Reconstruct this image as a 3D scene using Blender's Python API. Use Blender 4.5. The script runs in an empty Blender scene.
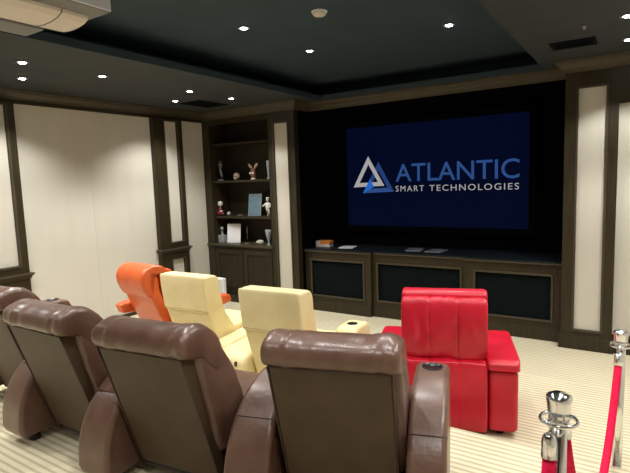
import bpy, bmesh, math, random
from mathutils import Vector, Matrix, noise
random.seed(4)
PI = math.pi
sc = bpy.context.scene
COL = sc.collection

# ------------------------------------------------------------------ materials
def new_mat(name):
    m = bpy.data.materials.new(name); m.use_nodes = True
    nt = m.node_tree
    return m, nt, nt.nodes['Principled BSDF']

def mat(name, col, rough=.5, metal=0, spec=.5, coat=0, emis=None, estr=0, trans=0, alpha=1, sheen=0):
    m, nt, b = new_mat(name)
    b.inputs['Base Color'].default_value = (*col, 1)
    b.inputs['Roughness'].default_value = rough
    b.inputs['Metallic'].default_value = metal
    b.inputs['Specular IOR Level'].default_value = spec
    b.inputs['Coat Weight'].default_value = coat
    b.inputs['Transmission Weight'].default_value = trans
    b.inputs['Sheen Weight'].default_value = sheen
    if emis:
        b.inputs['Emission Color'].default_value = (*emis, 1)
        b.inputs['Emission Strength'].default_value = estr
    return m

def noise_mat(name, c1, c2, scale=(8, 8, 8), rough=.5, bump=.0, bscale=60, spec=.5, detail=4, coat=0, bdist=.002, lo=.35, hi=.65):
    m, nt, b = new_mat(name)
    tc = nt.nodes.new('ShaderNodeTexCoord'); mp = nt.nodes.new('ShaderNodeMapping')
    mp.inputs['Scale'].default_value = scale
    nt.links.new(tc.outputs['Object'], mp.inputs['Vector'])
    n = nt.nodes.new('ShaderNodeTexNoise'); n.inputs['Detail'].default_value = detail
    n.inputs['Scale'].default_value = 1
    nt.links.new(mp.outputs['Vector'], n.inputs['Vector'])
    r = nt.nodes.new('ShaderNodeValToRGB')
    r.color_ramp.elements[0].position = lo; r.color_ramp.elements[0].color = (*c1, 1)
    r.color_ramp.elements[1].position = hi; r.color_ramp.elements[1].color = (*c2, 1)
    nt.links.new(n.outputs['Fac'], r.inputs['Fac']); nt.links.new(r.outputs['Color'], b.inputs['Base Color'])
    b.inputs['Roughness'].default_value = rough; b.inputs['Specular IOR Level'].default_value = spec
    b.inputs['Coat Weight'].default_value = coat; b.inputs['Coat Roughness'].default_value = .25
    if bump:
        n2 = nt.nodes.new('ShaderNodeTexNoise'); n2.inputs['Scale'].default_value = bscale; n2.inputs['Detail'].default_value = 5
        nt.links.new(tc.outputs['Object'], n2.inputs['Vector'])
        bp = nt.nodes.new('ShaderNodeBump'); bp.inputs['Strength'].default_value = bump; bp.inputs['Distance'].default_value = bdist
        nt.links.new(n2.outputs['Fac'], bp.inputs['Height']); nt.links.new(bp.outputs['Normal'], b.inputs['Normal'])
    return m

def wood_mat(name, c1, c2, rough=.42):
    return noise_mat(name, c1, c2, scale=(60, 60, 3.0), rough=rough, bump=.15, bscale=90, spec=.35, detail=6, bdist=.001)

def carpet_mat():
    m, nt, b = new_mat('striped_carpet')
    g = nt.nodes.new('ShaderNodeNewGeometry'); s = nt.nodes.new('ShaderNodeSeparateXYZ')
    nt.links.new(g.outputs['Position'], s.inputs[0])
    def mth(op, a, bb=None):
        n = nt.nodes.new('ShaderNodeMath'); n.operation = op
        for i, v in enumerate((a, bb)):
            if v is None: continue
            if isinstance(v, (int, float)): n.inputs[i].default_value = v
            else: nt.links.new(v, n.inputs[i])
        return n.outputs[0]
    nz = nt.nodes.new('ShaderNodeTexNoise'); nz.inputs['Scale'].default_value = 30; nz.inputs['Detail'].default_value = 4
    nt.links.new(g.outputs['Position'], nz.inputs['Vector'])
    y = mth('ADD', mth('ADD', s.outputs['Y'], mth('MULTIPLY', nz.outputs['Fac'], .006)), mth('MULTIPLY', s.outputs['Z'], 1.0))
    fr = mth('FRACT', mth('MULTIPLY', y, 1 / .047))
    tri = mth('ABSOLUTE', mth('SUBTRACT', fr, .5))
    r = nt.nodes.new('ShaderNodeValToRGB')
    e = r.color_ramp.elements
    e[0].position = .12; e[0].color = (.50, .44, .30, 1)
    e[1].position = .26; e[1].color = (.72, .65, .47, 1)
    nt.links.new(tri, r.inputs['Fac'])
    nz2 = nt.nodes.new('ShaderNodeTexNoise'); nz2.inputs['Scale'].default_value = 1.3; nz2.inputs['Detail'].default_value = 3
    nt.links.new(g.outputs['Position'], nz2.inputs['Vector'])
    mx = nt.nodes.new('ShaderNodeMix'); mx.data_type = 'RGBA'; mx.blend_type = 'MULTIPLY'
    r2 = nt.nodes.new('ShaderNodeValToRGB')
    r2.color_ramp.elements[0].position = .3; r2.color_ramp.elements[0].color = (.9, .9, .88, 1)
    r2.color_ramp.elements[1].position = .7; r2.color_ramp.elements[1].color = (1, 1, 1, 1)
    nt.links.new(nz2.outputs['Fac'], r2.inputs['Fac'])
    mx.inputs['Factor'].default_value = 1
    nt.links.new(r.outputs['Color'], mx.inputs['A']); nt.links.new(r2.outputs['Color'], mx.inputs['B'])
    nt.links.new(mx.outputs['Result'], b.inputs['Base Color'])
    b.inputs['Roughness'].default_value = .95; b.inputs['Specular IOR Level'].default_value = .1
    nz3 = nt.nodes.new('ShaderNodeTexNoise'); nz3.inputs['Scale'].default_value = 400
    nt.links.new(g.outputs['Position'], nz3.inputs['Vector'])
    bp = nt.nodes.new('ShaderNodeBump'); bp.inputs['Strength'].default_value = .3; bp.inputs['Distance'].default_value = .004
    nt.links.new(mth('ADD', mth('MULTIPLY', tri, 2), nz3.outputs['Fac']), bp.inputs['Height']); nt.links.new(bp.outputs['Normal'], b.inputs['Normal'])
    return m

M = {}
M['carpet'] = carpet_mat()
M['wall'] = noise_mat('cream_wall_fabric', (.565, .54, .465), (.59, .565, .487), scale=(5, 5, .6), rough=.9, bump=.1, bscale=300, spec=.15)
M['wood'] = wood_mat('dark_walnut_wood', (.021, .0160, .0068), (.037, .028, .0125))
M['crown'] = wood_mat('olive_walnut_moulding', (.050, .041, .024), (.064, .053, .033), rough=.38)
M['wood_in'] = wood_mat('walnut_cabinet_back', (.017, .0125, .0055), (.031, .023, .010), rough=.55)
M['ceil_tray'] = noise_mat('blue_black_ceiling_paint', (.027, .047, .062), (.033, .056, .072), scale=(3, 3, 3), rough=.7, spec=.25)
M['ceil_soffit'] = noise_mat('charcoal_ceiling_paint', (.033, .040, .044), (.041, .048, .051), scale=(3, 3, 3), rough=.7, spec=.25)
M['black'] = mat('black_velvet', (.0016, .0018, .0024), .95, spec=.02)
M['grille'] = noise_mat('black_speaker_cloth', (.0022, .0048, .0055), (.004, .007, .0078), scale=(30, 30, 30), rough=.9, spec=.1)
M['counter'] = noise_mat('black_counter', (.003, .0055, .008), (.006, .010, .013), scale=(20, 20, 20), rough=.5, spec=.25)
M['brown'] = noise_mat('brown_leather', (.103, .052, .035), (.143, .077, .053), scale=(7, 7, 7), rough=.36, bump=.55, bscale=45, coat=.25, spec=.5, bdist=.003)
M['brown_back'] = noise_mat('brown_back_vinyl', (.060, .036, .018), (.078, .048, .025), scale=(5, 5, 5), rough=.5, bump=.25, bscale=80, spec=.35)
M['yellow'] = noise_mat('yellow_leather', (.77, .65, .34), (.83, .71, .40), scale=(5, 5, 5), rough=.48, bump=.15, bscale=70, spec=.35)
M['red'] = noise_mat('red_leather', (.47, .004, .018), (.54, .007, .028), scale=(6, 6, 6), rough=.40, bump=.35, bscale=30, spec=.45, coat=.12, bdist=.004)
M['red_seam'] = mat('red_seam', (.24, .002, .006), .6)
M['orange'] = noise_mat('orange_leather', (.58, .092, .018), (.66, .118, .026), scale=(6, 6, 6), rough=.36, bump=.25, bscale=50, spec=.5, coat=.15)
M['orange_dark'] = mat('orange_seam', (.34, .04, .008), .6)
M['seam'] = mat('dark_brown_seam', (.035, .018, .012), .6)
M['yseam'] = mat('yellow_seam', (.42, .32, .13), .6)
M['plastic'] = mat('black_plastic', (.006, .006, .007), .3)
M['chrome'] = mat('chrome', (.82, .83, .85), .12, metal=1)
M['rope'] = noise_mat('red_velvet_rope', (.72, .006, .055), (.82, .012, .08), scale=(60, 60, 60), rough=.8, spec=.2)
M['white'] = mat('white_card', (.80, .80, .82), .6)
M['paper'] = mat('paper', (.55, .57, .60), .6)
M['magazine'] = noise_mat('magazine_cover', (.03, .035, .05), (.25, .25, .27), scale=(14, 14, 14), rough=.4)
M['cream_shell'] = mat('cream_projector_shell', (.66, .60, .53), .45)
M['proj_grey'] = mat('grey_projector_metal', (.15, .15, .14), .5)
M['proj_white'] = mat('white_projector_shell', (.78, .82, .92), .45)
M['fix'] = mat('dark_fixture_trim', (.12, .13, .13), .4)
M['lens'] = mat('lit_lamp_lens', (1, 1, 1), .5, emis=(.86, .95, 1.0), estr=60)
M['glass'] = mat('clear_glass', (.62, .70, .70), .12, trans=.55)
M['screen'] = mat('projected_navy', (.0008, .001, .002), .8, emis=(.0004, .0021, .0135), estr=1, spec=.05)
M['logo_white'] = mat('logo_silver', (.02, .02, .02), .7, emis=(.36, .345, .35), estr=1, spec=.05)
M['logo_blue'] = mat('logo_blue', (.02, .02, .02), .7, emis=(.018, .065, .22), estr=1, spec=.05)
M['logo_blue2'] = mat('logo_bright_blue', (.02, .02, .02), .7, emis=(.012, .12, .50), estr=1, spec=.05)
M['logo_navy'] = mat('logo_deep_blue', (.02, .02, .02), .7, emis=(.012, .04, .16), estr=1, spec=.05)
M['ivory'] = mat('ivory_porcelain', (.62, .60, .55), .35)
M['pewter'] = mat('pale_pewter', (.42, .43, .42), .35, metal=.3)
M['brownfig'] = mat('brown_figure_paint', (.20, .075, .03), .5)
M['tan'] = mat('tan_paint', (.45, .36, .27), .55)
M['redfig'] = mat('dark_red_paint', (.22, .03, .045), .5)
M['bronze'] = mat('dark_bronze', (.16, .12, .08), .4, metal=.5)
M['plaque'] = noise_mat('blue_grey_plaque', (.10, .17, .22), (.13, .21, .27), scale=(12, 12, 12), rough=.35)
M['stone'] = noise_mat('pale_stone', (.35, .36, .30), (.62, .62, .54), scale=(40, 40, 40), rough=.7)
M['amber'] = mat('orange_label', (.65, .22, .04), .6)

# ------------------------------------------------------------------ mesh helpers
def box(bm, x0, x1, y0, y1, z0, z1):
    vs = [bm.verts.new((x, y, z)) for x in (x0, x1) for y in (y0, y1) for z in (z0, z1)]
    for f in ((0, 1, 3, 2), (4, 6, 7, 5), (0, 4, 5, 1), (2, 3, 7, 6), (0, 2, 6, 4), (1, 5, 7, 3)):
        bm.faces.new([vs[i] for i in f])
    return vs

def prism(bm, pts, x0, x1, axis='x'):
    """closed polygon (y,z) extruded along x"""
    def P(a, p):
        return (a, p[0], p[1]) if axis == 'x' else (p[0], a, p[1]) if axis == 'y' else (p[0], p[1], a)
    A = [bm.verts.new(P(x0, p)) for p in pts]; B = [bm.verts.new(P(x1, p)) for p in pts]
    n = len(pts)
    for i in range(n):
        bm.faces.new((A[i], A[(i + 1) % n], B[(i + 1) % n], B[i]))
    bm.faces.new(A[::-1]); bm.faces.new(B)
    bmesh.ops.recalc_face_normals(bm, faces=bm.faces)

def lathe(bm, prof, cx=0, cy=0, cz=0, n=24, mtx=None):
    rings = []
    for r, z in prof:
        ring = []
        for i in range(n):
            a = 2 * PI * i / n
            v = Vector((r * math.cos(a), r * math.sin(a), z))
            if mtx: v = mtx @ v
            ring.append(bm.verts.new(v + Vector((cx, cy, cz))))
        rings.append(ring)
    for a, b in zip(rings, rings[1:]):
        for i in range(n):
            bm.faces.new((a[i], a[(i + 1) % n], b[(i + 1) % n], b[i]))
    bm.faces.new(rings[0][::-1]); bm.faces.new(rings[-1])

def tube(bm, path, rad, n=12):
    path = [Vector(p) for p in path]
    rads = rad if isinstance(rad, (list, tuple)) else [rad] * len(path)
    rings = []; up = Vector((0, 0, 1))
    for i, p in enumerate(path):
        t = (path[min(i + 1, len(path) - 1)] - path[max(i - 1, 0)]).normalized()
        a = t.cross(up)
        if a.length < 1e-3: a = t.cross(Vector((1, 0, 0)))
        a.normalize(); b = t.cross(a).normalized(); up = -b if False else up
        rings.append([bm.verts.new(p + rads[i] * (math.cos(2 * PI * k / n) * a + math.sin(2 * PI * k / n) * b)) for k in range(n)])
    for A, B in zip(rings, rings[1:]):
        for i in range(n):
            bm.faces.new((A[i], A[(i + 1) % n], B[(i + 1) % n], B[i]))
    bm.faces.new(rings[0][::-1]); bm.faces.new(rings[-1])
    bmesh.ops.recalc_face_normals(bm, faces=bm.faces)

def ellipsoid(bm, c, r, nu=16, nv=10):
    prof = []
    vs = []
    for j in range(1, nv):
        t = PI * j / nv
        vs.append([bm.verts.new((c[0] + r[0] * math.sin(t) * math.cos(2 * PI * i / nu), c[1] + r[1] * math.sin(t) * math.sin(2 * PI * i / nu), c[2] - r[2] * math.cos(t))) for i in range(nu)])
    for a, b in zip(vs, vs[1:]):
        for i in range(nu): bm.faces.new((a[i], a[(i + 1) % nu], b[(i + 1) % nu], b[i]))
    lo = bm.verts.new((c[0], c[1], c[2] - r[2])); hi = bm.verts.new((c[0], c[1], c[2] + r[2]))
    for i in range(nu):
        bm.faces.new((lo, vs[0][(i + 1) % nu], vs[0][i])); bm.faces.new((hi, vs[-1][i], vs[-1][(i + 1) % nu]))

def smooth_closed(pts, n=40):
    """Catmull-Rom through closed list, resampled"""
    out = []; m = len(pts)
    per = max(2, n // m)
    for i in range(m):
        p0, p1, p2, p3 = [Vector(pts[(i + k) % m]) for k in (-1, 0, 1, 2)]
        for j in range(per):
            t = j / per
            out.append(.5 * ((2 * p1) + (-p0 + p2) * t + (2 * p0 - 5 * p1 + 4 * p2 - p3) * t * t + (-p0 + 3 * p1 - 3 * p2 + p3) * t ** 3))
    return out

def cushion(bm, pts, x0, x1, end=.08, power=2.4, ns=26, wrinkle=0, seed=0, taper=.55, smooth=True, chan=0, chan_d=.008, flat=False):
    """puffy loft of a closed (y,z) profile along x, closing roundly at both ends"""
    prof = smooth_closed(pts, 44) if smooth else [Vector(p) for p in pts]
    cy = sum(p[0] for p in prof) / len(prof); cz = sum(p[1] for p in prof) / len(prof)
    W = x1 - x0; rings = []
    xs = []
    ne = 6
    for i in range(ne): xs.append(x0 + end * (1 - math.cos(PI / 2 * i / ne)))
    for i in range(ns + 1): xs.append(x0 + end + (W - 2 * end) * i / ns)
    for i in range(ne - 1, -1, -1): xs.append(x1 - end * (1 - math.cos(PI / 2 * i / ne)))
    for k, x in enumerate(xs):
        d = min(x - x0, x1 - x)
        s = 1.0
        if d < end:
            u = 1 - d / end
            s = 1 - taper * (1 - (1 - u ** power) ** (1 / power)) if u < 1 else 1 - taper
        ring = []
        for p in prof:
            y = cy + (p[0] - cy) * s; z = cz + (p[1] - cz) * s
            if chan:
                t = (x - x0) / W * chan; q = abs(t - round(t))
                if 0.3 < t < chan - .3 and q < .08:
                    f = 1 - chan_d / .2 * (1 - q / .08); y = cy + (y - cy) * f; z = cz + (z - cz) * f
            if wrinkle:
                e = math.exp(-(d / .13) ** 2)
                if flat:
                    w = wrinkle * 1.3 * noise.noise(Vector((x * 5 + seed, y * 4, z * 24 + 2.5 * noise.noise(Vector((x * 6, z * 3, seed)))))) * max(.15, min(1, (.95 - z) * 2.2))
                else: w = noise.noise(Vector((x * 14 + seed, y * 5, z * 5))) * wrinkle * (.16 + 1.1 * e)
                if not flat: w += noise.noise(Vector((x * 32 + seed, y * 9, z * 9 + 3))) * wrinkle * .6 * e
                dv = Vector((0, y - cy, z - cz))
                if dv.length > 1e-5:
                    dv.normalize(); y += dv[1] * w; z += dv[2] * w
            ring.append(bm.verts.new((x, y, z)))
        rings.append(ring)
    n = len(prof)
    for A, B in zip(rings, rings[1:]):
        for i in range(n): bm.faces.new((A[i], A[(i + 1) % n], B[(i + 1) % n], B[i]))
    bm.faces.new(rings[0][::-1]); bm.faces.new(rings[-1])
    bmesh.ops.recalc_face_normals(bm, faces=bm.faces)

def obj(name, bm, m, parent=None, bevel=0, seg=2, smooth=False, subsurf=0, loc=None, angle=35):
    bmesh.ops.recalc_face_normals(bm, faces=bm.faces)
    me = bpy.data.meshes.new(name); bm.to_mesh(me); bm.free()
    o = bpy.data.objects.new(name, me); COL.objects.link(o)
    me.materials.append(M[m] if isinstance(m, str) else m)
    if parent: o.parent = parent
    if loc: o.location = loc
    if bevel:
        b = o.modifiers.new('bevel', 'BEVEL'); b.width = bevel; b.segments = seg; b.limit_method = 'ANGLE'; b.angle_limit = math.radians(30)
        b.harden_normals = False
    if subsurf:
        s = o.modifiers.new('sub', 'SUBSURF'); s.levels = subsurf; s.render_levels = subsurf
    if smooth:
        for p in me.polygons: p.use_smooth = True
    if bevel and smooth:
        w = o.modifiers.new('wn', 'WEIGHTED_NORMAL'); w.keep_sharp = True
    return o

def thing(name, label, cat, loc=(0, 0, 0), rz=0, group=None):
    o = bpy.data.objects.new(name, None); COL.objects.link(o)
    o.empty_display_size = .1
    o.location = loc; o.rotation_euler = (0, 0, math.radians(rz))
    o['label'] = label; o['category'] = cat
    if group: o['group'] = group
    return o

def tag(o, label, cat, group=None):
    o['label'] = label; o['category'] = cat
    if group: o['group'] = group
    return o

def struct(name, bm, m, parent=None, **k):
    o = obj(name, bm, m, parent, **k)
    if parent is None: o['kind'] = 'structure'
    return o

def B(*boxes):
    bm = bmesh.new()
    for b in boxes: box(bm, *b)
    return bm

def dup(root, loc, rz, label, group=None):
    r = root.copy(); COL.objects.link(r); r.location = loc; r.rotation_euler = (0, 0, math.radians(rz)); r['label'] = label
    if group: r['group'] = group
    for ch in list(root.children):
        c = ch.copy(); COL.objects.link(c); c.parent = r
        for g in ch.children:
            d = g.copy(); COL.objects.link(d); d.parent = c
    return r

# ------------------------------------------------------------------ room dimensions
XL, XR = -6.0, 1.15
YB, YS = -2.2, 6.75          # back wall, screen wall
YP = 5.913                   # front plane of columns and bookcase
ZS, ZT = 3.045, 3.30         # soffit, tray
NX0, NX1 = -4.173, -.697     # screen niche
TX0, TX1, TY0, TY1 = -3.885, -.94, -.6, 6.19   # tray opening
R1, R2 = 4.66, 3.03          # riser front edges
Z1, Z2 = .10, .30

# floor tiers
struct('floor', B((XL, XR, R1, YS, -.1, 0)), 'carpet')
struct('floor', B((XL, XR, R2, R1, -.1, Z1)), 'carpet', bevel=.008)
struct('floor', B((XL, XR, YB, R2, -.1, Z2)), 'carpet', bevel=.008)

# walls
struct('wall_left', B((XL - .12, XL, YB, YS + .2, -.1, 3.35)), 'wall')
struct('wall_right', B((XR, XR + .12, YB, YS + .2, -.1, 3.35)), 'wall')
struct('wall_back', B((XL, XR, YB - .12, YB, -.1, 3.35)), 'wall')
# screen wall: black board, black returns of the niche, header
struct('wall_front', B((NX0 - .03, NX1 + .03, YS, YS + .12, 0, 3.35)), 'black')
struct('wall_niche_left', B((NX0 - .02, NX0 + .004, YP + .10, YS, .0, 2.92)), 'black')
struct('wall_niche_right', B((NX1 - .004, NX1 + .02, YP + .10, YS, 0, 2.92)), 'black')
struct('wall_header', B((NX0, NX1, 6.30, YS, 2.925, ZS)), 'black')

# ceiling: soffit ring and raised tray
ZL = 3.115; G = .50     # lip height, set-back of the raised part above the lip
struct('ceiling', B((XL, TX0, YB, YS, ZS, ZL), (TX1, XR, YB, YS, ZS, ZL), (TX0, TX1, YB, TY0, ZS, ZL), (TX0, TX1, TY1, YS, ZS, ZL)), 'ceil_soffit')
struct('ceiling', B((TX0 - G, TX1 + G, TY0 - G, TY1 + G, ZT, 3.4),
                    (TX0 - G - .05, TX0 - G, TY0 - G, TY1 + G, ZL, 3.4), (TX1 + G, TX1 + G + .05, TY0 - G, TY1 + G, ZL, 3.4),
                    (TX0 - G, TX1 + G, TY1 + G, TY1 + G + .05, ZL, 3.4), (TX0 - G, TX1 + G, TY0 - G - .05, TY0 - G, ZL, 3.4),
                    (TX0, TX0 + .004, TY0, TY1, ZS, ZL), (TX1 - .004, TX1, TY0, TY1, ZS, ZL), (TX0, TX1, TY1 - .004, TY1, ZS, ZL)), 'ceil_tray')

# crown moulding swept with mitred corners
def sweep(bm, path, prof):
    """path: 2D polyline, room on its right-hand side; prof: (out, z) open profile"""
    n = len(path); P = [Vector(p) for p in path]; rings = []
    for i, p in enumerate(P):
        d0 = (P[i] - P[i - 1]).normalized() if i else None
        d1 = (P[i + 1] - P[i]).normalized() if i < n - 1 else None
        n0 = Vector((d0[1], -d0[0])) if d0 else None; n1 = Vector((d1[1], -d1[0])) if d1 else None
        if d0 and d1:
            m = (n0 + n1); m = m / (m.dot(n0))
        else: m = n0 or n1
        rings.append([bm.verts.new((p[0] + m[0] * o, p[1] + m[1] * o, z)) for o, z in prof])
    k = len(prof)
    for a, b in zip(rings, rings[1:]):
        for i in range(k): bm.faces.new((a[i], a[(i + 1) % k], b[(i + 1) % k], b[i]))
    bm.faces.new(rings[0]); bm.faces.new(rings[-1][::-1])
crown_prof = [(.0, 2.925), (.018, 2.925), (.022, 2.942), (.034, 2.950), (.040, 2.968), (.062, 2.990), (.082, 3.006), (.088, 3.022), (.10, 3.028), (.102, ZS), (0, ZS)]
bm = bmesh.new()
sweep(bm, [(XL, YB), (XL, YP), (NX0, YP), (NX0, 6.29), (NX1, 6.29), (NX1, YP), (XR, YP)], crown_prof)
struct('trim_1', bm, 'crown')
# dark frieze below the crown on the left wall
struct('trim_2', B((XL, XL + .03, YB, YP, 2.895, 2.93)), 'wood')

# ------------------------------------------------------------------ framed wood panels (frame built from real members)
def frame_x(bm, x0, x1, z0, z1, yf, d, holes):
    """board in the XZ plane facing -Y, front at yf, with rectangular holes (x0,x1,z0,z1)"""
    xs = sorted({x0, x1, *[h[0] for h in holes], *[h[1] for h in holes]})
    zs = sorted({z0, z1, *[h[2] for h in holes], *[h[3] for h in holes]})
    for a, b in zip(xs, xs[1:]):
        for c, e in zip(zs, zs[1:]):
            mx, mz = (a + b) / 2, (c + e) / 2
            if any(h[0] < mx < h[1] and h[2] < mz < h[3] for h in holes): continue
            box(bm, a, b, yf, yf + d, c, e)
def merge(bm): bmesh.ops.remove_doubles(bm, verts=bm.verts, dist=1e-5)

def moulding_rect(bm, x0, x1, z0, z1, yf, w=.022, d=.012):
    """slim raised bead round a rectangle, facing -Y"""
    for a in ((x0, x1, z0, z0 + w), (x0, x1, z1 - w, z1), (x0, x0 + w, z0 + w, z1 - w), (x1 - w, x1, z0 + w, z1 - w)):
        box(bm, a[0], a[1], yf - d, yf + .004, a[2], a[3])

# columns either side of the screen
def column(name, x0, x1, px0, px1):
    bm = bmesh.new(); frame_x(bm, x0, x1, 0, 2.95, YP, .06, [(px0, px1, .22, 2.758)])
    box(bm, x0, x0 + .03, YP + .06, YS, 0, 2.95); box(bm, x1 - .03, x1, YP + .06, YS, 0, 2.95)
    c = struct(name, bm, 'wood')
    struct('panel', B((px0, px1, YP + .022, YP + .05, .22, 2.758)), 'wall', c)
    bm = bmesh.new(); moulding_rect(bm, px0 - .02, px1 + .02, .2, 2.778, YP, .02, .01); struct('bead', bm, 'crown', c)
    bm = bmesh.new(); box(bm, x0 - .02, x1 + .02, YP - .022, YP + .02, 0, .15); box(bm, x0 - .014, x1 + .014, YP - .016, YP + .02, .15, .168)
    struct('plinth', bm, 'wood', c, bevel=.004)
    return c
column('trim_3', NX0 - .457, NX0, -4.544, -4.294)
column('trim_4', NX1, NX1 + .485, -.571, -.323)
# recessed cream bay right of the right-hand column
struct('wall_bay', B((NX1 + .485, XR, YP + .06, YP + .10, .0, 3.0)), 'wall')
struct('trim_5', B((NX1 + .485, XR, YP, YP + .06, 2.60, 2.95), (XR - .1, XR, YP, YP + .06, .17, 2.6)), 'wood')
struct('baseboard_front', B((NX1 + .485, XR, YP + .02, YP + .06, 0, .20)), 'wood', bevel=.004)
bm = B((NX1 + .485, XR - .1, YP + .035, YP + .06, 2.575, 2.6)); struct('trim_6', bm, 'crown')

# left wall pilasters
def pilaster(name, y0, y1):
    d = .08
    bm = bmesh.new()
    iy0, iy1 = y0 + .20, y1 - .10
    ys = [y0, iy0, iy1, y1]; zs = [0, .25, .79, 1.06, 2.86, 2.90]
    for i in range(3):
        for j in range(5):
            if i == 1 and j in (1, 3): continue
            box(bm, XL, XL + d, ys[i], ys[i + 1], zs[j], zs[j + 1])
    c = struct(name, bm, 'wood')
    struct('panel', B((XL, XL + d - .03, iy0, iy1, 1.06, 2.86), (XL, XL + d - .03, iy0, iy1, .25, .79)), 'wall', c)
    bm = bmesh.new()
    for a, b in ((.25, .79), (1.06, 2.86)):
        w = .02
        for q in ((iy0 - w, iy1 + w, a - w, a), (iy0 - w, iy1 + w, b, b + w), (iy0 - w, iy0, a, b), (iy1, iy1 + w, a, b)):
            box(bm, XL + d - .004, XL + d + .012, q[0], q[1], q[2], q[3])
    struct('bead', bm, 'crown', c)
    bm = bmesh.new()
    box(bm, XL, XL + d + .045, y0 - .035, y1 + .035, .945, .965); box(bm, XL, XL + d + .03, y0 - .022, y1 + .022, .925, .945); box(bm, XL, XL + d + .015, y0 - .01, y1 + .01, .90, .925)
    struct('chair_rail', bm, 'crown', c)
    struct('plinth', B((XL, XL + d + .02, y0 - .015, y1 + .015, 0, .16)), 'wood', c, bevel=.004)
pilaster('trim_7', 4.88, 5.42)
pilaster('trim_8', 2.43, 2.97)
pilaster('trim_9', -.1, .44)
# upright seam in the fabric of the left wall between pilasters
struct('trim_10', B((XL, XL + .0025, 3.90, 3.904, .16, 2.895)), M['wall'])
struct('baseboard_left', B((XL, XL + .02, YB, YP, 0, .15)), 'wood', bevel=.004)

# ------------------------------------------------------------------ built-in bookcase
bx0, bx1 = XL, NX0 - .459
t = thing('built_in_bookcase', 'dark walnut built-in bookcase with open shelves above two cupboard doors', 'bookcase', ((bx0 + bx1) / 2, YP, 0))
T = Vector(t.location)
def L(b): return (b[0] - T.x, b[1] - T.x, b[2] - T.y, b[3] - T.y, b[4], b[5])
bm = bmesh.new()
for b in ((bx0 + .002, bx0 + .15, YP, YP + .5, 0, 2.94), (bx1 - .02, bx1, YP, YP + .5, 0, 2.94), (bx0 + .15, bx1 - .02, YP, YP + .04, 2.84, 2.94)): box(bm, *L(b))
obj('frame', bm, 'wood', t)
obj('back_panel', B(L((bx0 + .15, bx1 - .02, YP + .42, YP + .45, .1, 2.94))), 'wood_in', t)
for z in (2.55, 1.96, 1.39):
    obj('shelf', B(L((bx0 + .15, bx1 - .02, YP + .05, YP + .42, z - .035, z))), 'wood', t, bevel=.003)
obj('ledge', B(L((bx0 + .003, bx1 + 0, YP - .03, YP + .42, .91, .945))), 'crown', t, bevel=.006)
bm = bmesh.new(); box(bm, *L((bx0 + .15, bx1 - .02, YP + .012, YP + .05, .22, .91)))
obj('cabinet_front', bm, 'wood', t)
mid = (bx0 + .15 + bx1 - .02) / 2
for a, b in ((bx0 + .165, mid - .012), (mid + .012, bx1 - .035)):
    bm = bmesh.new(); frame_x(bm, a, b, .26, .86, YP - .006, .02, [(a + .075, b - .075, .335, .785)])
    for v in bm.verts: v.co.x -= T.x; v.co.y -= T.y
    dd = obj('door', bm, 'wood', t, bevel=.003)
    obj('door_panel', B(L((a + .075, b - .075, YP + .008, YP + .014, .335, .785))), 'wood_in', dd)
bm = bmesh.new(); box(bm, *L((bx0 + .15, bx1 - .02, YP - .012, YP + .05, 0, .12)))
obj('plinth', bm, 'wood', t, bevel=.004)
bm = bmesh.new()
for k in range(5): box(bm, *L((bx0 + .2, bx1 - .07, YP + .002, YP + .02, .125 + k * .019, .135 + k * .019)))
obj('vent_grille', bm, 'wood_in', t)

# ------------------------------------------------------------------ low cabinets below the screen
def av_cabinet(x0, x1, yf, label):
    x0 = max(x0, NX0 + .005); x1 = min(x1, NX1 - .005)
    t = thing('speaker_cabinet', label, 'cabinet', ((x0 + x1) / 2, yf, 0), 0, 'low cabinets below the screen')
    w = (x1 - x0) / 2 - .001; D = YS - yf - .01; mg = .115 if w < .6 else .08
    bm = bmesh.new(); frame_x(bm, -w, w, 0, .875, 0, .05, [(-w + mg, w - mg, .235, .750)])
    box(bm, -w, -w + .03, .05, D, 0, .875); box(bm, w - .03, w, .05, D, 0, .875)
    obj('cabinet_frame', bm, 'wood', t)
    obj('speaker_cloth', B((-w + mg, w - mg, .02, .045, .235, .750)), 'grille', t)
    bm = bmesh.new(); moulding_rect(bm, -w + mg - .02, w - mg + .02, .215, .770, 0, .024, .014); obj('bead', bm, 'crown', t, bevel=.003)
    bm = bmesh.new(); box(bm, -w, w, -.02, 0, 0, .15); box(bm, -w, w, -.012, 0, .15, .165); obj('plinth', bm, 'wood', t, bevel=.003)
    return t
av_cabinet(NX0, -3.085, 6.075, 'dark wood cabinet with black cloth front under left end of screen')
av_cabinet(-3.085, -1.785, 6.13, 'widest black-fronted dark wood cabinet under middle of screen')
av_cabinet(-1.785, NX1, 6.075, 'dark wood cabinet with black cloth front under right end of screen')
bm = bmesh.new(); box(bm, NX0 + .005, -3.07, 6.045, YS, .876, .915); box(bm, -3.07, -1.80, 6.10, YS, .876, .915); box(bm, -1.80, NX1 - .005, 6.045, YS, .876, .915)
w = obj('worktop', bm, 'counter', bevel=.004); tag(w, 'long black worktop running over the low cabinets below the screen', 'worktop')
bm = bmesh.new()
box(bm, NX0, -3.066, 6.040, 6.05, .880, .898); box(bm, -3.066, -1.804, 6.095, 6.105, .880, .898); box(bm, -1.804, NX1, 6.040, 6.05, .880, .898)
obj('edge_moulding', bm, 'crown', w)

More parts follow.
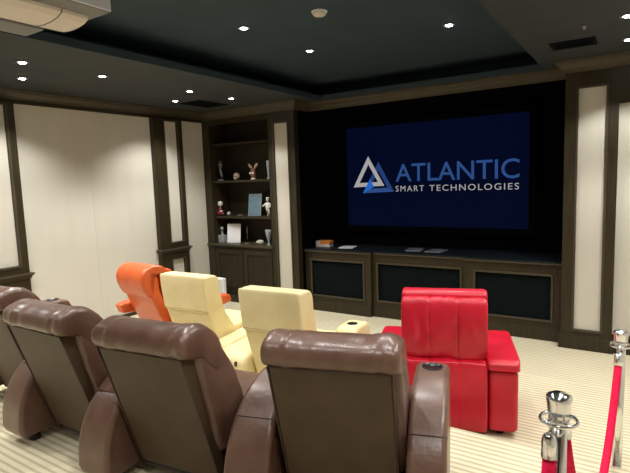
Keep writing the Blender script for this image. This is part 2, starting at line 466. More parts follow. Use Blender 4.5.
# ------------------------------------------------------------------ screen with the projected logo
t = thing('projection_screen', 'wide projection screen showing a silver and blue triangle logo on navy', 'screen', (-2.46, 6.70, 1.94))
hw, hh = 1.287, .724
obj('screen_surface', B((-hw, hw, -.03, -.01, -hh, hh)), 'screen', t)
bm = bmesh.new()
for b in ((-hw - .08, -hw, -hh - .08, hh + .08), (hw, hw + .08, -hh - .08, hh + .08), (-hw, hw, hh, hh + .08), (-hw, hw, -hh - .08, -hh)):
    box(bm, b[0], b[1], -.04, .0495, b[2], b[3])
obj('velvet_border', bm, 'black', t)
def poly(bm, pts, y0, y1):
    A = [bm.verts.new((p[0], y0, p[1])) for p in pts]; Bv = [bm.verts.new((p[0], y1, p[1])) for p in pts]
    bm.faces.new(A); bm.faces.new(Bv[::-1])
    n = len(pts)
    for i in range(n): bm.faces.new((A[i], Bv[i], Bv[(i + 1) % n], A[(i + 1) % n]))
def S(x, z): return (x + 2.46, z - 1.94)
def tri_band(bm, A, Bp, Cp, k, y, sides=(0, 1, 2)):
    """triangle outline; k = inner scale about the incentre"""
    P = [Vector(A), Vector(Bp), Vector(Cp)]
    la, lb, lc = (P[1] - P[2]).length, (P[0] - P[2]).length, (P[0] - P[1]).length
    I = (P[0] * la + P[1] * lb + P[2] * lc) / (la + lb + lc)
    Q = [I + (p - I) * k for p in P]
    for i in sides:
        j = (i + 1) % 3
        poly(bm, [P[i], P[j], Q[j], Q[i]], y, y + .002)
bm = bmesh.new()
tri_band(bm, S(-3.225, 2.150), S(-3.485, 1.700), S(-2.985, 1.716), .58, -.0335, (0, 2))
obj('logo_triangle', bm, 'logo_navy', t)['label'] = 'deep blue triangle outline'
bm = bmesh.new()
Aq, Lq, Rq = Vector(S(-3.225, 2.150)), Vector(S(-3.485, 1.700)), Vector(S(-2.985, 1.716))
tri_band(bm, Aq, Lq, Rq, .58, -.0345, (1,))
obj('logo_triangle_base', bm, 'logo_blue', t)
bm = bmesh.new()
Q1 = Lq + (Aq - Lq) * .47
poly(bm, [Lq, Lq + Vector((.19, .095)), Q1 + Vector((.045, -.09)), Q1], -.0372, -.0352)
obj('logo_accent', bm, 'logo_blue2', t)['label'] = 'bright blue corner of the triangle'
bm = bmesh.new()
tri_band(bm, S(-3.388, 2.240), S(-3.640, 1.790), S(-3.135, 1.803), .60, -.0362)
obj('logo_triangle', bm, 'logo_white', t)['label'] = 'silver triangle outline'

def text(name, s, x0, x1, z0, z1, m, bold, parent, y=-.034, sp=1.0):
    cu = bpy.data.curves.new(name, 'FONT'); cu.body = s; cu.size = 1; cu.offset = bold; cu.extrude = .003; cu.space_character = sp
    cu.resolution_u = 4
    to = bpy.data.objects.new(name, cu); COL.objects.link(to)
    dg = bpy.context.evaluated_depsgraph_get(); me = bpy.data.meshes.new_from_object(to.evaluated_get(dg))
    bpy.data.objects.remove(to); bpy.data.curves.remove(cu)
    xs = [v.co.x for v in me.vertices]; ys = [v.co.y for v in me.vertices]
    ax, bx_, ay, by = min(xs), max(xs), min(ys), max(ys)
    for v in me.vertices:
        X = x0 + (v.co.x - ax) / (bx_ - ax) * (x1 - x0); Z = z0 + (v.co.y - ay) / (by - ay) * (z1 - z0)
        v.co = (X, y - v.co.z * .3, Z)
    me.materials.clear(); me.materials.append(M[m])
    o = bpy.data.objects.new(name, me); COL.objects.link(o); o.parent = parent
    return o
a = S(-2.955, 1.855); b = S(-1.284, 2.105)
text('wordmark', 'ATLANTIC', a[0], b[0], a[1], b[1], 'logo_blue', .004, t)['label'] = 'blue capital wordmark'
a = S(-2.957, 1.715); b = S(-1.288, 1.797)
w_ = b[0] - a[0]
text('tagline_word', 'SMART', a[0], a[0] + w_ * .253, a[1], b[1], 'logo_white', 0, t, sp=1.3)['label'] = 'silver small capitals, first word'
text('tagline_word', 'TECHNOLOGIES', a[0] + w_ * .300, b[0], a[1], b[1], 'logo_white', 0, t, sp=1.22)['label'] = 'silver small capitals, second word'

# ------------------------------------------------------------------ recliners
def arm_profile(y_rear, z_top, y_front, low=.06, ys=.55, z0=.12):
    pts = [(y_rear + .02, low), (y_rear, z0)]
    n = 12
    for i in range(1, n + 1):
        a = PI / 2 * i / n
        pts.append((y_rear + (ys - y_rear) * (1 - math.cos(a) ** .92), z0 + (z_top - z0) * math.sin(a) ** .92))
    pts += [(y_front - .10, z_top + .002), (y_front - .03, z_top - .012), (y_front, z_top - .07), (y_front + .005, .3), (y_front - .03, low)]
    return pts

def make_brown(label, loc, rz):
    t = thing('recliner', label, 'recliner', loc, rz, 'brown leather recliners in the near row')
    for x in (-.40, .24):
        for y in (.16, .70):
            bm = bmesh.new(); lathe(bm, [(.03, 0), (.036, .006), (.036, .03), (.026, .05), (.024, .075)], x, y, 0, 16); obj('foot', bm, 'plastic', t, smooth=False)
    bm = bmesh.new(); box(bm, -.30, .30, .26, .80, .055, .24); obj('base', bm, 'plastic', t, bevel=.015)
    bm = bmesh.new(); cushion(bm, [(.30, .26), (.30, .44), (.55, .47), (.78, .46), (.85, .38), (.84, .25), (.6, .22)], -.30, .30, end=.05, taper=.25, ns=16); obj('seat', bm, 'brown', t, smooth=True)
    bm = bmesh.new(); cushion(bm, [(.80, .10), (.85, .12), (.875, .30), (.84, .42), (.78, .36)], -.295, .295, end=.04, taper=.25, ns=12); obj('footrest', bm, 'brown', t, smooth=True)
    bm = bmesh.new(); prism(bm, [(.0, .825), (.235, .10), (.30, .10), (.11, .825)], -.270, .270); obj('back_panel', bm, 'brown_back', t, bevel=.014, seg=3, smooth=True)
    bm = bmesh.new(); cushion(bm, [(.075, .85), (.13, .60), (.23, .28), (.36, .28), (.46, .44), (.39, .62), (.30, .78), (.24, .85), (.15, .87)], -.300, .300, end=.07, taper=.2, ns=30, wrinkle=.014, seed=3)
    obj('back_cushion', bm, 'brown', t, smooth=True)
    bm = bmesh.new(); cushion(bm, [(-.004, .826), (-.025, .86), (-.012, .915), (.04, .945), (.11, .952), (.19, .925), (.265, .85), (.30, .74), (.25, .68), (.18, .72), (.11, .79), (.05, .812)], -.300, .305, end=.075, taper=.34, ns=46, wrinkle=.017, seed=7)
    obj('headrest', bm, 'brown', t, smooth=True)
    bm = bmesh.new(); tube(bm, [(-.265, -.008, .826), (.265, -.008, .826)], .004, 8); obj('piping', bm, 'seam', t, smooth=True)
    for s in (-1, 1):
        bm = bmesh.new(); tube(bm, [(s * .268, .002, .82), (s * .268, .232, .11)], .0045, 8); obj('piping', bm, 'seam', t, smooth=True)
    return t
def brown_arm(t, side):
    """left arm is wedge-shaped (wider behind), the end arm on the right is straight"""
    a0, a1 = (.305, .478) if side > 0 else (-.485, -.312)
    yf = .775
    pr = arm_profile(.03, .625, yf)
    bm = bmesh.new(); prism(bm, pr, a0, a1)
    def wid(x, y):
        if side > 0 or x > (a0 + a1) / 2: return x
        return x - .060 * max(0, 1 - (y - .03) / .55)
    for v in bm.verts: v.co.x = wid(v.co.x, v.co.y)
    ar = obj('arm', bm, 'brown', t, bevel=.028, seg=5, smooth=True)
    cx = (a0 + a1) / 2
    bm = bmesh.new(); lathe(bm, [(.053, .0), (.053, .004), (.049, .0055), (.048, .003), (.001, .002)], cx, .645, .6255, 28); obj('cup_holder', bm, 'plastic', ar, smooth=True)
    o0 = wid(a0, .18)
    bm = bmesh.new(); tube(bm, [(o0 + .002, .190, .483), (o0 + .026, .176, .493), (a1 - .026, .176, .493), (a1 - .002, .190, .483)], .0025, 8); obj('seam', bm, 'seam', ar)
    return ar
c4 = make_brown('brown leather recliner nearest the camera and closest to the rope posts', (-1.07, 1.69, Z2), 17)
brown_arm(c4, -1)
dup(c4, (-1.985, 1.45, Z2), 7, 'brown leather recliner just left of the nearest one, in front of orange recliner')
dup(c4, (-2.87, 1.42, Z2), 1, 'brown leather recliner with whole rear panel and black feet showing, beside leftmost recliner')
c1 = dup(c4, (-3.80, 1.55, Z2), 1, 'brown leather recliner cut off by left edge of the photo')
brown_arm(c4, 1)
for ch in c1.children:
    if ch.name.startswith('arm'): ch.location = (-.02, .10, .04)

def make_yellow(label, loc, rz, left):
    t = thing('recliner', label, 'recliner', loc, rz, 'yellow leather recliners')
    bm = bmesh.new(); box(bm, -.30, .30, .12, .82, .02, .22); obj('base', bm, 'yellow', t, bevel=.02)
    bm = bmesh.new(); cushion(bm, [(.20, .24), (.22, .42), (.52, .45), (.84, .44), (.92, .36), (.90, .22), (.55, .20)], -.27, .27, end=.05, taper=.25, ns=14); obj('seat', bm, 'yellow', t, smooth=True)
    bm = bmesh.new(); prism(bm, [(.0, .965), (.04, .66), (.22, .12), (.44, .12), (.50, .30), (.29, .60), (.215, .80), (.205, .93), (.16, .98), (.05, .985)], -.285, .285)
    bk = obj('backrest', bm, 'yellow', t, bevel=.03, seg=4, smooth=True)
    bm = bmesh.new(); cushion(bm, [(-.002, .955), (.032, .665), (.06, .65), (.24, .66), (.219, .80), (.207, .92), (.165, .975), (.04, .978)], -.287, .287, end=.04, taper=.14, ns=16); obj('headrest', bm, 'yellow', t, smooth=True)
    bm = bmesh.new(); tube(bm, [(-.28, .036, .655), (.28, .036, .655)], .004, 8); obj('piping', bm, 'yseam', t, smooth=True)
    sides = [(.30, .49)] + ([(-.62, -.30)] if left else [])
    for a0, a1 in sides:
        bm = bmesh.new()
        if left and a0 < 0: pr = [(.06, .04), (.06, .34), (.12, .39), (.62, .41), (.70, .38), (.72, .04)]
        else: pr = [(.06, .04), (.06, .34), (.12, .39), (.48, .41), (.51, .45), (.53, .56), (.58, .585), (.80, .585), (.86, .55), (.88, .40), (.86, .04)]
        prism(bm, pr, a0, a1)
        ar = obj('arm', bm, 'yellow', t, bevel=.045, seg=5, smooth=True)
        if a0 > 0:
            bm = bmesh.new(); lathe(bm, [(.045, 0), (.045, .006), (.038, .008), (.037, .005), (.001, .003)], (a0 + a1) / 2, .68, .582, 24); obj('cup_holder', bm, 'plastic', ar, smooth=True)
        elif left:
            bm = B((-.40, -.38, .052, .062, .30, .34)); obj('tab', bm, 'plastic', ar)
    return t
make_yellow('pale yellow leather recliner directly right of the orange one', (-3.55, 3.12, Z1), 1, False)
make_yellow('pale yellow leather recliner in the middle, between the other yellow recliner and red one', (-2.385, 2.94, Z1), 4, True)

# red recliner
t = thing('recliner', 'bright red leather recliner with stitched three-panel back', 'recliner', (-1.115, 3.28, Z1), 18)
for x in (-.38, .38):
    for y in (.10, .60):
        bm = bmesh.new(); lathe(bm, [(.025, 0), (.03, .03), (.025, .05)], x, y, 0, 12); obj('foot', bm, 'plastic', t)
for x in (-.097, .097):
    bm = bmesh.new(); tube(bm, [(x, .042, .93), (x, .020, .86), (x, .017, .75), (x, .028, .62), (x, .045, .56)], .0022, 6); obj('seam', bm, 'red_seam', t)
    bm = bmesh.new(); tube(bm, [(x, .0, .49), (x, -.004, .3), (x, .003, .08)], .002, 6); obj('seam', bm, 'red_seam', t)
bm = bmesh.new(); cushion(bm, [(.0, .50), (-.01, .3), (.0, .05), (.12, .04), (.3, .2), (.3, .5), (.12, .54), (.03, .53)], -.29, .29, end=.03, taper=.10, ns=54, chan=3, chan_d=.005, wrinkle=.007, seed=2, flat=True); obj('lower_back', bm, 'red', t, smooth=True)
bm = bmesh.new(); cushion(bm, [(.26, .10), (.28, .44), (.6, .47), (.74, .44), (.78, .36), (.76, .10)], -.29, .29, end=.03, taper=.15, ns=12); obj('seat', bm, 'red', t, smooth=True)
bm = bmesh.new(); cushion(bm, [(.035, .945), (.015, .80), (.03, .60), (.07, .52), (.14, .52), (.19, .62), (.18, .85), (.14, .945), (.09, .965)], -.292, .292, end=.03, taper=.14, ns=54, chan=3, chan_d=.007, wrinkle=.034, seed=9, flat=True); obj('backrest', bm, 'red', t, smooth=True)
bm = bmesh.new(); cushion(bm, [(.13, .94), (.14, .985), (.19, 1.00), (.26, .985), (.30, .88), (.28, .75), (.2, .72), (.17, .85)], -.296, .296, end=.03, taper=.14, ns=20, wrinkle=.005, seed=4); obj('headrest', bm, 'red', t, smooth=True)
for s in (-1, 1):
    bm = bmesh.new(); x0, x1 = (.297, .490) if s > 0 else (-.490, -.297)
    prism(bm, [(.01, .04), (.0, .20), (.0, .485), (.72, .485), (.74, .40), (.74, .04)], x0, x1)
    ar = obj('arm', bm, 'red', t, bevel=.035, seg=4, smooth=True)
    bm = bmesh.new(); cushion(bm, [(-.02, .515), (.0, .55), (.1, .56), (.6, .555), (.76, .54), (.785, .50), (.70, .482), (.05, .482)], min(s * .285, s * .50), max(s * .285, s * .50), end=.03, taper=.14, ns=8)
    obj('arm_pad', bm, 'red', ar, smooth=True)

# orange recliner, tilted back
t = thing('recliner', 'orange leather recliner tilted back beside the left wall', 'recliner', (-4.36, 3.36, Z1), -6)
bm = bmesh.new(); lathe(bm, [(.26, 0), (.27, .02), (.05, .04), (.04, .2)], 0, .4, 0, 24); obj('swivel_base', bm, 'plastic', t, smooth=True)
bm = bmesh.new(); cushion(bm, [(.12, .2), (.14, .42), (.5, .46), (.70, .44), (.74, .3), (.66, .18)], -.27, .27, end=.06, taper=.3, ns=12); obj('seat', bm, 'orange', t, smooth=True)
bm = bmesh.new(); cushion(bm, [(-.15, .92), (-.12, .74), (-.02, .50), (.08, .30), (.15, .30), (.10, .48), (.0, .74), (-.03, .92)], -.252, .252, end=.03, taper=.18, ns=16); obj('back_shell', bm, 'orange', t, smooth=True)
bm = bmesh.new(); cushion(bm, [(.02, .93), (.03, .74), (.12, .48), (.17, .32), (.42, .36), (.36, .55), (.26, .74), (.19, .90), (.11, .96)], -.262, .262, end=.05, taper=.22, ns=16); obj('back_cushion', bm, 'orange', t, smooth=True)
bm = bmesh.new(); cushion(bm, [(-.135, .70), (-.18, .78), (-.20, .88), (-.17, .965), (-.08, 1.01), (.03, 1.00), (.10, .95), (.125, .84), (.09, .80), (.04, .90), (-.04, .92), (-.075, .84), (-.085, .72), (-.11, .685)], -.26, .26, end=.05, taper=.2, ns=20); obj('headrest', bm, 'orange', t, smooth=True)
for s in (-1, 1):
    r0 = .18 if s > 0 else 0
    bm = bmesh.new(); cushion(bm, [(-.12 + r0, .49), (-.10 + r0, .555), (.3, .585), (.72, .58), (.80, .54), (.76, .48), (.3, .45), (-.06 + r0, .44)], min(s * .29, s * .44), max(s * .29, s * .44), end=.04, taper=.45, ns=6)
    ar = obj('arm', bm, 'orange', t, smooth=True)
    bm = bmesh.new(); tube(bm, [(s * .355, .12, .48), (s * .355, .16, .28), (s * .26, .3, .22)], .035, 10); obj('arm_support', bm, 'orange', ar, smooth=True)

# ------------------------------------------------------------------ white box standing beyond the yellow recliner
bm = B((-.25, .25, -.04, .02, 0, .60)); o = obj('box', bm, 'white', bevel=.006, loc=(-5.09, 5.05, 0)); tag(o, 'tall plain white box standing on the carpet in front of the bookcase doors', 'box')
bm = B((-.24, .24, -.0415, -.0402, .02, .58)); obj('front_sheet', bm, 'paper', o)

# ------------------------------------------------------------------ rope barrier
def stanchion(label, loc):
    t = thing('stanchion', label, 'stanchion', loc, 0, 'chrome rope posts')
    bm = bmesh.new(); lathe(bm, [(.16, 0), (.16, .012), (.13, .025), (.05, .035), (.03, .05)], n=40); obj('base', bm, 'chrome', t, smooth=True, bevel=0)
    bm = bmesh.new(); lathe(bm, [(.0245, .04), (.0245, .86)], n=28); obj('post', bm, 'chrome', t, smooth=True)
    bm = bmesh.new(); lathe(bm, [(.026, .842), (.030, .846), (.030, .868), (.026, .872)], n=28); 
    # ring with openings: outer hoop joined by spokes
    hoop = [(.052 * math.cos(2 * PI * i / 36), .052 * math.sin(2 * PI * i / 36), .858) for i in range(37)]
    tube(bm, hoop, .0055, 8)
    for k in range(4):
        a = PI / 4 + k * PI / 2; tube(bm, [(.026 * math.cos(a), .026 * math.sin(a), .858), (.052 * math.cos(a), .052 * math.sin(a), .858)], .005, 6)
    obj('collar', bm, 'chrome', t, smooth=True)
    bm = bmesh.new(); lathe(bm, [(.028, .866), (.031, .872), (.0355, .918), (.0375, .926), (.0360, .934), (.024, .941), (.001, .944)], n=32); obj('cap', bm, 'chrome', t, smooth=True)
    return t
P1 = Vector((-.19, 1.615, Z2)); P2 = Vector((-.068, 3.12, Z1)); P3 = Vector((-.52, .42, Z2))
s1 = stanchion('chrome rope post nearest the camera with red ropes hooked on both sides', P1)
dup(s1, P2, 0, 'chrome rope post farther off at the right edge, beyond the nearer post')
dup(s1, P3, 0, 'chrome rope post just outside the frame below the nearest recliner')

def rope(label, A, Bp, sag, ease=.5):
    """A, Bp: hook points"""
    A = Vector(A); Bp = Vector(Bp); n = 40; pts = []
    for i in range(n + 1):
        u = i / n; e = (1 - ease) * u + ease * .5 * (1 - math.cos(PI * u)); p = A.lerp(Bp, e); p.z -= sag * math.sin(PI * u) ** .85; pts.append(p)
    t = thing('rope', label, 'rope', A, 0, 'red velvet barrier ropes')
    loc = [p - A for p in pts]
    bm = bmesh.new(); tube(bm, loc[1:-1], .0188, 14); obj('rope_cover', bm, 'rope', t, smooth=True)
    for idx, seq in ((0, loc[:4]), (1, loc[::-1][:4])):
        a, b = seq[0], seq[3]; d = (b - a).normalized()
        bm = bmesh.new()
        tube(bm, [a, a + d * .004, a + d * .012, a + d * .022, a + d * .03, a + d * .075], [.007, .013, .019, .021, .0215, .022], 16)
        f = obj('end_ferrule', bm, 'chrome', t, smooth=True)
        bm = bmesh.new(); hk = Vector((0, 0, .0))
        out = (Vector((d.x, d.y, 0)).normalized() if Vector((d.x, d.y, 0)).length > 1e-4 else Vector((1, 0, 0)))
        tube(bm, [a, a + Vector((0, 0, .02)), a - out * .006 + Vector((0, 0, .034)), a - out * .018 + Vector((0, 0, .036)), a - out * .026 + Vector((0, 0, .026))], .004, 8)
        obj('hook', bm, 'chrome', f, smooth=True)
    return t
def hookpt(P, Q, r=.058, dz=.835):
    d = (Q - P); d.z = 0; d.normalize(); return P + d * r + Vector((0, 0, dz))
rope('red velvet rope sagging between the two chrome posts', hookpt(P1, P2), hookpt(P2, P1), .60, .1)
d = Vector((-.5, -1, 0)).normalized()
rope('red velvet rope dropping out of frame on near side of the closest post', P1 + Vector((-.018, -.052, .835)), hookpt(P3, P1), .70, 1.0)

# ------------------------------------------------------------------ things on the worktop
t = thing('box', 'small white box with an orange label on left end of the worktop', 'box', (-4.0, 6.36, .915), 6)
obj('carton', B((-.115, .115, -.07, .07, 0, .09)), 'ivory', t, bevel=.003)
obj('label_band', B((-.04, .118, -.0725, .0725, .045, .0925)), 'amber', t)
def sheet(label, x, y, rz, w, h, m, cat, z=.9155, th=.006, group=None):
    t = thing('magazine' if cat == 'magazine' else 'paper_sheet', label, cat, (x, y, z), rz, group)
    obj('pages', B((-w / 2, w / 2, -h / 2, h / 2, 0, th)), 'paper', t)
    if cat == 'magazine': obj('cover', B((-w / 2, w / 2, -h / 2, h / 2, th, th + .0012)), m, t)
    return t
sheet('white paper sheet lying on the worktop right of the small box', -3.61, 6.38, 12, .22, .26, 'paper', 'paper')
sheet('left one of two dark magazines lying on the worktop', -2.60, 6.47, 10, .21, .28, 'magazine', 'magazine')
sheet('right one of two dark magazines lying on the worktop', -2.29, 6.46, -4, .21, .28, 'magazine', 'magazine')

# ------------------------------------------------------------------ ornaments in the bookcase
ZA, ZB, ZC = 1.96, 1.39, .945
def statuette(name, label, loc, parts):
    t = thing(name, label, name.split('_')[-1] if name not in () else name, loc)
    for nm, fn, m in parts:
        bm = bmesh.new(); fn(bm); obj(nm, bm, m, t, smooth=True)
    return t
# dancing figure, arms raised in a loop
def f1(bm):
    tube(bm, [(.01, 0, .025), (.015, 0, .08), (.005, 0, .14), (-.005, 0, .18), (-.005, 0, .235)], [.010, .014, .022, .016, .022], 10)
    tube(bm, [(.028, 0, .025), (.03, 0, .08), (.008, 0, .14)], [.009, .012, .014], 8)
    tube(bm, [(-.02, 0, .225), (-.045, 0, .26), (-.03, 0, .30), (.0, 0, .325)], [.010, .009, .008, .006], 8)
    tube(bm, [(.012, 0, .225), (.038, 0, .27), (.025, 0, .305), (.0, 0, .325)], [.010, .009, .008, .006], 8)
    ellipsoid(bm, (-.004, 0, .268), (.016, .016, .021))
statuette('figurine', 'slender pale figurine with raised arms on the upper shelf', (-5.79, 6.08, ZA), [('figure', f1, 'pewter'), ('plinth', lambda bm: lathe(bm, [(.05, 0), (.05, .018), (.04, .025)]), 'pewter')])
def f2(bm):
    ellipsoid(bm, (0, 0, .065), (.055, .052, .056)); ellipsoid(bm, (0, -.03, .03), (.032, .03, .028))
def f2e(bm):
    ellipsoid(bm, (-.02, -.046, .062), (.013, .01, .013)); ellipsoid(bm, (.02, -.046, .062), (.013, .01, .013))
statuette('skull_ornament', 'small round tan skull-like ornament between the slender figurine and rabbit figure', (-5.45, 6.08, ZA), [('head', f2, 'tan'), ('eye_hollows', f2e, 'bronze')])
def f3(bm):
    ellipsoid(bm, (0, 0, .07), (.045, .04, .055)); ellipsoid(bm, (0, -.005, .135), (.045, .04, .042))
def ear(s):
    def g(bm): tube(bm, [(s * .02, 0, .165), (s * .045, 0, .20), (s * .075, 0, .235), (s * .092, 0, .25)], [.012, .020, .021, .008], 10)
    return g
def f3f(bm):
    lathe(bm, [(.04, 0), (.045, .01), (.03, .025)]); 
statuette('figurine', 'brown rabbit-eared figurine with white bow on the upper shelf', (-5.10, 6.08, ZA), [('body', f3, 'brownfig'), ('ear', ear(-1), 'tan'), ('ear', ear(1), 'tan'), ('bow', lambda bm: (ellipsoid(bm, (-.028, -.04, .10), (.024, .01, .017)), ellipsoid(bm, (.028, -.04, .10), (.024, .01, .017))), 'ivory'), ('foot_base', f3f, 'ivory')])
statuette('glass_vase', 'slim clear glass vase at right end of the upper shelf', (-4.80, 6.08, ZA), [('vessel', lambda bm: lathe(bm, [(.030, 0), (.032, .01), (.012, .03), (.014, .10), (.026, .20), (.030, .28), (.027, .28), (.022, .20), (.010, .11), (.001, .105)]), 'glass')])
# seated clown-like figure on middle shelf
def f4(bm):
    ellipsoid(bm, (0, 0, .05), (.06, .05, .045)); tube(bm, [(-.01, 0, .06), (0, 0, .13), (0, 0, .16)], [.035, .02, .01], 10); tube(bm, [(.02, -.02, .06), (.07, -.04, .035), (.10, -.03, .03)], [.02, .017, .02], 8)
statuette('figurine', 'figurine with round white head and dark red body at left of the middle shelf', (-5.83, 6.07, ZB), [('body', f4, 'redfig'), ('head', lambda bm: ellipsoid(bm, (0, 0, .195), (.043, .043, .046)), 'ivory'), ('hand', lambda bm: ellipsoid(bm, (.065, -.05, .075), (.03, .015, .014)), 'ivory')])
statuette('glass_ball', 'tiny dull ball on the middle shelf beside the white-headed figurine', (-5.65, 6.07, ZB), [('ball', lambda bm: ellipsoid(bm, (0, 0, .036), (.030, .030, .030)), 'stone'), ('stand', lambda bm: lathe(bm, [(.02, 0), (.014, .012)]), 'bronze')])
statuette('small_dish', 'tiny flat silver dish on the middle shelf left of the blue plaque', (-5.41, 6.07, ZB), [('dish', lambda bm: lathe(bm, [(.022, 0), (.045, .014), (.043, .016), (.02, .006), (.001, .005)]), 'pewter')])
def tilted(name, label, cat, loc, w, h, m, framem, rz=0):
    t = thing(name, label, cat, loc, rz)
    a = math.radians(8)
    def pl(y0, y1, x0, x1, z0, z1):
        bm = B((x0, x1, y0, y1, z0, z1)); bmesh.ops.rotate(bm, verts=bm.verts, cent=(0, 0, 0), matrix=Matrix.Rotation(-a, 3, 'X')); bmesh.ops.translate(bm, verts=bm.verts, vec=(0, 0, .004)); return bm
    obj('frame', pl(0, .012, -w / 2, w / 2, 0, h), framem, t, bevel=.002)
    obj('face', pl(-.002, .0, -w / 2 + .01, w / 2 - .01, .01, h - .01), m, t)
    bm = bmesh.new(); prism(bm, [(.014, .0), (.10, .0), (.03, h * .55)], -.008, .008); obj('easel_leg', bm, framem, t)
    return t
tilted('plaque', 'upright blue-grey plaque with pale edge standing on the middle shelf', 'plaque', (-5.12, 6.08, ZB), .255, .345, 'plaque', 'pewter')
def f5(bm):
    tube(bm, [(-.018, 0, .0), (-.018, 0, .09), (-.005, 0, .13), (0, 0, .20), (0, 0, .225)], [.017, .018, .035, .038, .018], 12)
    tube(bm, [(.018, 0, .0), (.018, 0, .09), (.005, 0, .13)], [.017, .018, .03], 10)
    tube(bm, [(-.03, 0, .20), (-.065, -.02, .165), (-.085, -.03, .155)], [.015, .013, .014], 8); tube(bm, [(.03, 0, .20), (.05, -.01, .15), (.035, -.03, .12)], [.015, .013, .012], 8)
    ellipsoid(bm, (0, 0, .252), (.024, .025, .03))
statuette('figurine', 'white standing figurine with flat cap at right end of the middle shelf', (-4.82, 6.06, ZB), [('figure', f5, 'ivory'), ('cap', lambda bm: lathe(bm, [(.028, .272), (.032, .278), (.022, .292), (.001, .294)]), 'ivory')])
# ledge
t = statuette('decanter', 'square clear glass decanter with ball stopper on the cupboard ledge', (-5.80, 6.05, ZC), [('stopper', lambda bm: ellipsoid(bm, (0, 0, .232), (.030, .030, .032)), 'glass'), ('neck', lambda bm: lathe(bm, [(.03, .128), (.016, .145), (.016, .19), (.022, .198)]), 'glass')])
obj('bottle_body', B((-.06, .06, -.045, .045, 0, .128)), 'glass', t, bevel=.012, seg=3)
tilted('picture_frame', 'white sheet in a thin frame leaning on the cupboard ledge', 'frame', (-5.56, 6.05, ZC), .245, .31, 'white', 'white', 12)
statuette('figurine', 'thin dark stick figurine right of the white sheet on the cupboard ledge', (-5.27, 6.06, ZC), [('stem', lambda bm: tube(bm, [(0, 0, .01), (.004, 0, .10), (-.003, 0, .18), (.008, 0, .28)], [.008, .009, .007, .004], 8), 'bronze'), ('base', lambda bm: lathe(bm, [(.06, 0), (.06, .012), (.02, .018)]), 'bronze')])
bm = bmesh.new(); ellipsoid(bm, (0, 0, .035), (.068, .05, .036), 20, 12)
for v in bm.verts:
    nv = noise.noise(v.co * 22) * .22 + 1; v.co.x *= nv; v.co.y *= nv; v.co.z = max(0, v.co.z * nv)
o = obj('stone', bm, 'stone', smooth=True, loc=(-4.99, 6.04, ZC)); tag(o, 'pale lumpy stone on the cupboard ledge beside the glass goblet', 'stone')
statuette('goblet', 'tall frosted glass goblet at right end of the cupboard ledge', (-4.82, 6.04, ZC), [('vessel', lambda bm: lathe(bm, [(.034, 0), (.034, .008), (.012, .02), (.014, .06), (.036, .13), (.048, .20), (.050, .235), (.047, .235), (.044, .20), (.032, .135), (.001, .09)]), 'glass')])

# ------------------------------------------------------------------ ceiling things
def downlight(label, x, y, z):
    t = thing('downlight', label, 'downlight', (x, y, z), 0, 'recessed ceiling spotlights')
    bm = bmesh.new(); lathe(bm, [(.058, -.001), (.056, -.006), (.042, -.007), (.040, -.002)], n=32); obj('trim_ring', bm, 'fix', t, smooth=True)
    bm = bmesh.new(); lathe(bm, [(.028, -.0075), (.026, -.0095), (.001, -.0105)], n=24); obj('lens', bm, 'lens', t, smooth=True)
    return t
LIGHTS = [(-4.64, 2.44, ZS, 'spotlight in the left ceiling border nearest the projector'), (-4.64, 3.23, ZS, 'spotlight in the left ceiling border, alone right of the leftmost pair'),
          (-4.64, 4.41, ZS, 'spotlight in the left border, upper of the pair nearest tall wall panels'), (-4.64, 5.15, ZS, 'spotlight in the left border nearest the bookcase'),
          (-5.30, 2.77, ZS, 'spotlight close to the left wall, lower of the leftmost pair'), (-5.30, 4.77, ZS, 'spotlight close to the left wall, lower one of the pair beside the dark ceiling grille'),
          (-.125, 4.51, ZS, 'upper spotlight at the right edge of the ceiling'), (-.135, 5.31, ZS, 'lower spotlight at the right edge of the ceiling'),
          (-3.05, 3.60, ZT, 'spotlight in the raised ceiling nearest the projector'), (-3.035, 4.65, ZT, 'spotlight in the raised ceiling above left end of the screen'), (-1.54, 4.73, ZT, 'spotlight in the raised ceiling above right half of the screen')]
d0 = None
for x, y, z, lab in LIGHTS:
    if d0 is None: d0 = downlight(lab, x, y, z)
    else: dup(d0, (x, y, z), 0, lab)
UNSEEN = [(-1.49, 3.35, ZT), (-3.03, 2.4, ZT), (-1.54, 1.9, ZT), (-3.03, 1.1, ZT), (-1.54, .6, ZT),
          (-4.64, 1.5, ZS), (-4.64, .3, ZS), (-5.30, .77, ZS), (-.13, 3.3, ZS), (-.13, 2.1, ZS), (-.13, .6, ZS), (.5, 4.77, ZS), (.5, 2.77, ZS), (-2.4, -1.3, ZS), (-4.6, -1.3, ZS), (-.3, -1.3, ZS)]
POWER = 74
def lamp(x, y, z, p, size=112, blend=.35):
    if x < -5: size, blend = 118, .6
    l = bpy.data.lights.new('ceiling_spot', 'SPOT'); l.energy = p; l.spot_size = math.radians(size); l.spot_blend = blend
    l.shadow_soft_size = .035; l.color = (1.0, .975, .93)
    o = bpy.data.objects.new('ceiling_spot', l); COL.objects.link(o); o.location = (x, y, z - .02)
for x, y, z, *_ in LIGHTS: lamp(x, y, z, POWER * (1.5 if x < -5 else .92))
for x, y, z in UNSEEN: lamp(x, y, z, POWER * (1.5 if x < -5 else .92))
# smoke detector
t = thing('smoke_detector', 'small round white smoke detector on the raised ceiling', 'smoke detector', (-2.28, 3.66, ZT))
bm = bmesh.new(); lathe(bm, [(.06, 0), (.06, -.018), (.045, -.035), (.001, -.038)], n=28); obj('cover', bm, 'ivory', t, smooth=True)
bm = bmesh.new(); lathe(bm, [(.066, 0), (.066, -.008), (.06, -.010)], n=28); obj('mount_plate', bm, 'white', t, smooth=True)
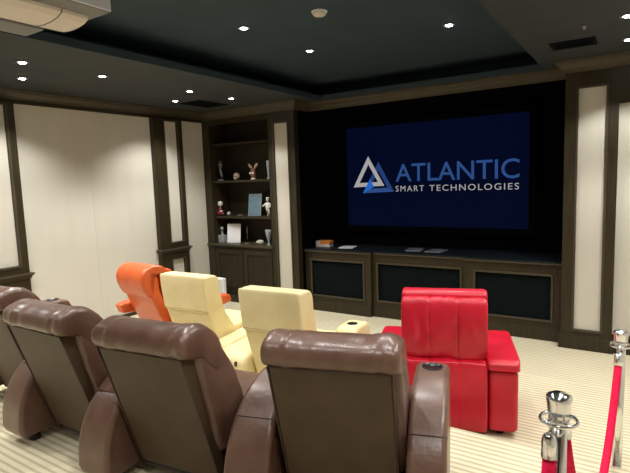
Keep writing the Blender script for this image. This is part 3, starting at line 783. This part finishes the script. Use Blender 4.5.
# vents
def vent(label, x0, x1, y0, y1):
    t = thing('ceiling_vent', label, 'vent', ((x0 + x1) / 2, (y0 + y1) / 2, ZS)); w, h = (x1 - x0) / 2, (y1 - y0) / 2
    bm = bmesh.new()
    for b in ((-w, w, -h, -h + .03), (-w, w, h - .03, h), (-w, -w + .03, -h + .03, h - .03), (w - .03, w, -h + .03, h - .03)): box(bm, b[0], b[1], b[2], b[3], -.01, 0)
    obj('frame', bm, 'grille', t)
    bm = bmesh.new()
    n = int(2 * h / .035)
    for k in range(n): box(bm, -w + .03, w - .03, -h + .035 + k * .035, -h + .045 + k * .035, -.008, -.001)
    obj('slats', bm, 'grille', t)
    obj('backing', B((-w + .02, w - .02, -h + .02, h - .02, -.002, -.0005)), 'black', t)
vent('dark slatted ceiling vent above the right-hand column', -.73, -.37, 5.0, 5.28)
vent('dark ceiling grille in the left corner before the bookcase', -5.42, -5.02, 4.95, 5.5)
t = thing('sprinkler_head', 'tiny pale sprinkler head near the right ceiling vent', 'sprinkler', (-.42, 4.62, ZS))
bm = bmesh.new(); lathe(bm, [(.016, 0), (.016, -.006), (.006, -.009), (.005, -.02), (.010, -.022), (.001, -.023)], n=16); obj('nozzle', bm, 'pewter', t, smooth=True)

# projector hanging in the raised ceiling
t = thing('projector', 'large cream and white projector hanging from the raised ceiling', 'projector', (-2.56, 1.10, 2.78))
bm = bmesh.new(); box(bm, -.10, .32, -.55, .54, 0, .30); obj('upper_housing', bm, 'proj_white', t, bevel=.004)
bm = bmesh.new(); box(bm, -.10, .315, -.54, .535, -.004, .0); obj('bottom_plate', bm, 'proj_grey', t)
bm = bmesh.new()
pr = [(.19, -.002), (.185, -.018), (.15, -.034), (.09, -.044), (.02, -.046), (-.04, -.040), (-.09, -.026), (-.115, .0), (-.115, .06), (.10, .06)]
prism(bm, pr, -.54, .50, 'y'); sh = obj('curved_cover', bm, 'cream_shell', t, smooth=False)
for yy in (-.1, .36):
    bm = bmesh.new(); tube(bm, [(p[0], yy, p[1] - .0005) for p in pr[:7]], .003, 6); obj('seam', bm, 'proj_grey', sh)
bm = bmesh.new(); box(bm, -.30, -.116, -.50, .44, -.03, .22); obj('side_housing', bm, 'proj_grey', t, bevel=.006)
bm = bmesh.new(); mt = Matrix.Rotation(-PI / 2, 3, 'X'); lathe(bm, [(.075, 0), (.075, .03), (.062, .035), (.055, .01), (.001, .012)], .1, .54, .12, 28, mt); obj('lens_barrel', bm, 'plastic', t, smooth=True)
bm = bmesh.new(); lathe(bm, [(.09, .441), (.09, .447), (.03, .449)] and [(.03, .30), (.03, .449)], 0, 0, 0, 20); obj('ceiling_mount', bm, 'fix', t)

# ------------------------------------------------------------------ world, camera, view
w = bpy.data.worlds.new('dim_room'); sc.world = w; w.use_nodes = True
w.node_tree.nodes['Background'].inputs[0].default_value = (.02, .022, .025, 1); w.node_tree.nodes['Background'].inputs[1].default_value = .3

cam = bpy.data.cameras.new('camera'); co = bpy.data.objects.new('camera', cam); COL.objects.link(co); sc.camera = co
yaw, pitch, roll = [math.radians(v) for v in (-33.24978, -6.36837, -1.97621)]
f = Vector((math.sin(yaw) * math.cos(pitch), math.cos(yaw) * math.cos(pitch), math.sin(pitch)))
r = Vector((math.cos(yaw), -math.sin(yaw), 0)); u = r.cross(f)
r2 = math.cos(roll) * r + math.sin(roll) * u; u2 = -math.sin(roll) * r + math.cos(roll) * u
mw = Matrix((r2, u2, -f)).transposed().to_4x4(); mw.translation = Vector((0, 0, 1.91)); co.matrix_world = mw
cam.sensor_width = 36; cam.sensor_fit = 'HORIZONTAL'; cam.lens = 499.404 / 630 * 36; cam.clip_start = .02

sc.view_settings.view_transform = 'Standard'; sc.view_settings.look = 'None'
sc.view_settings.gamma = 1; sc.view_settings.use_curve_mapping = False
sc.view_settings.exposure = 0.0
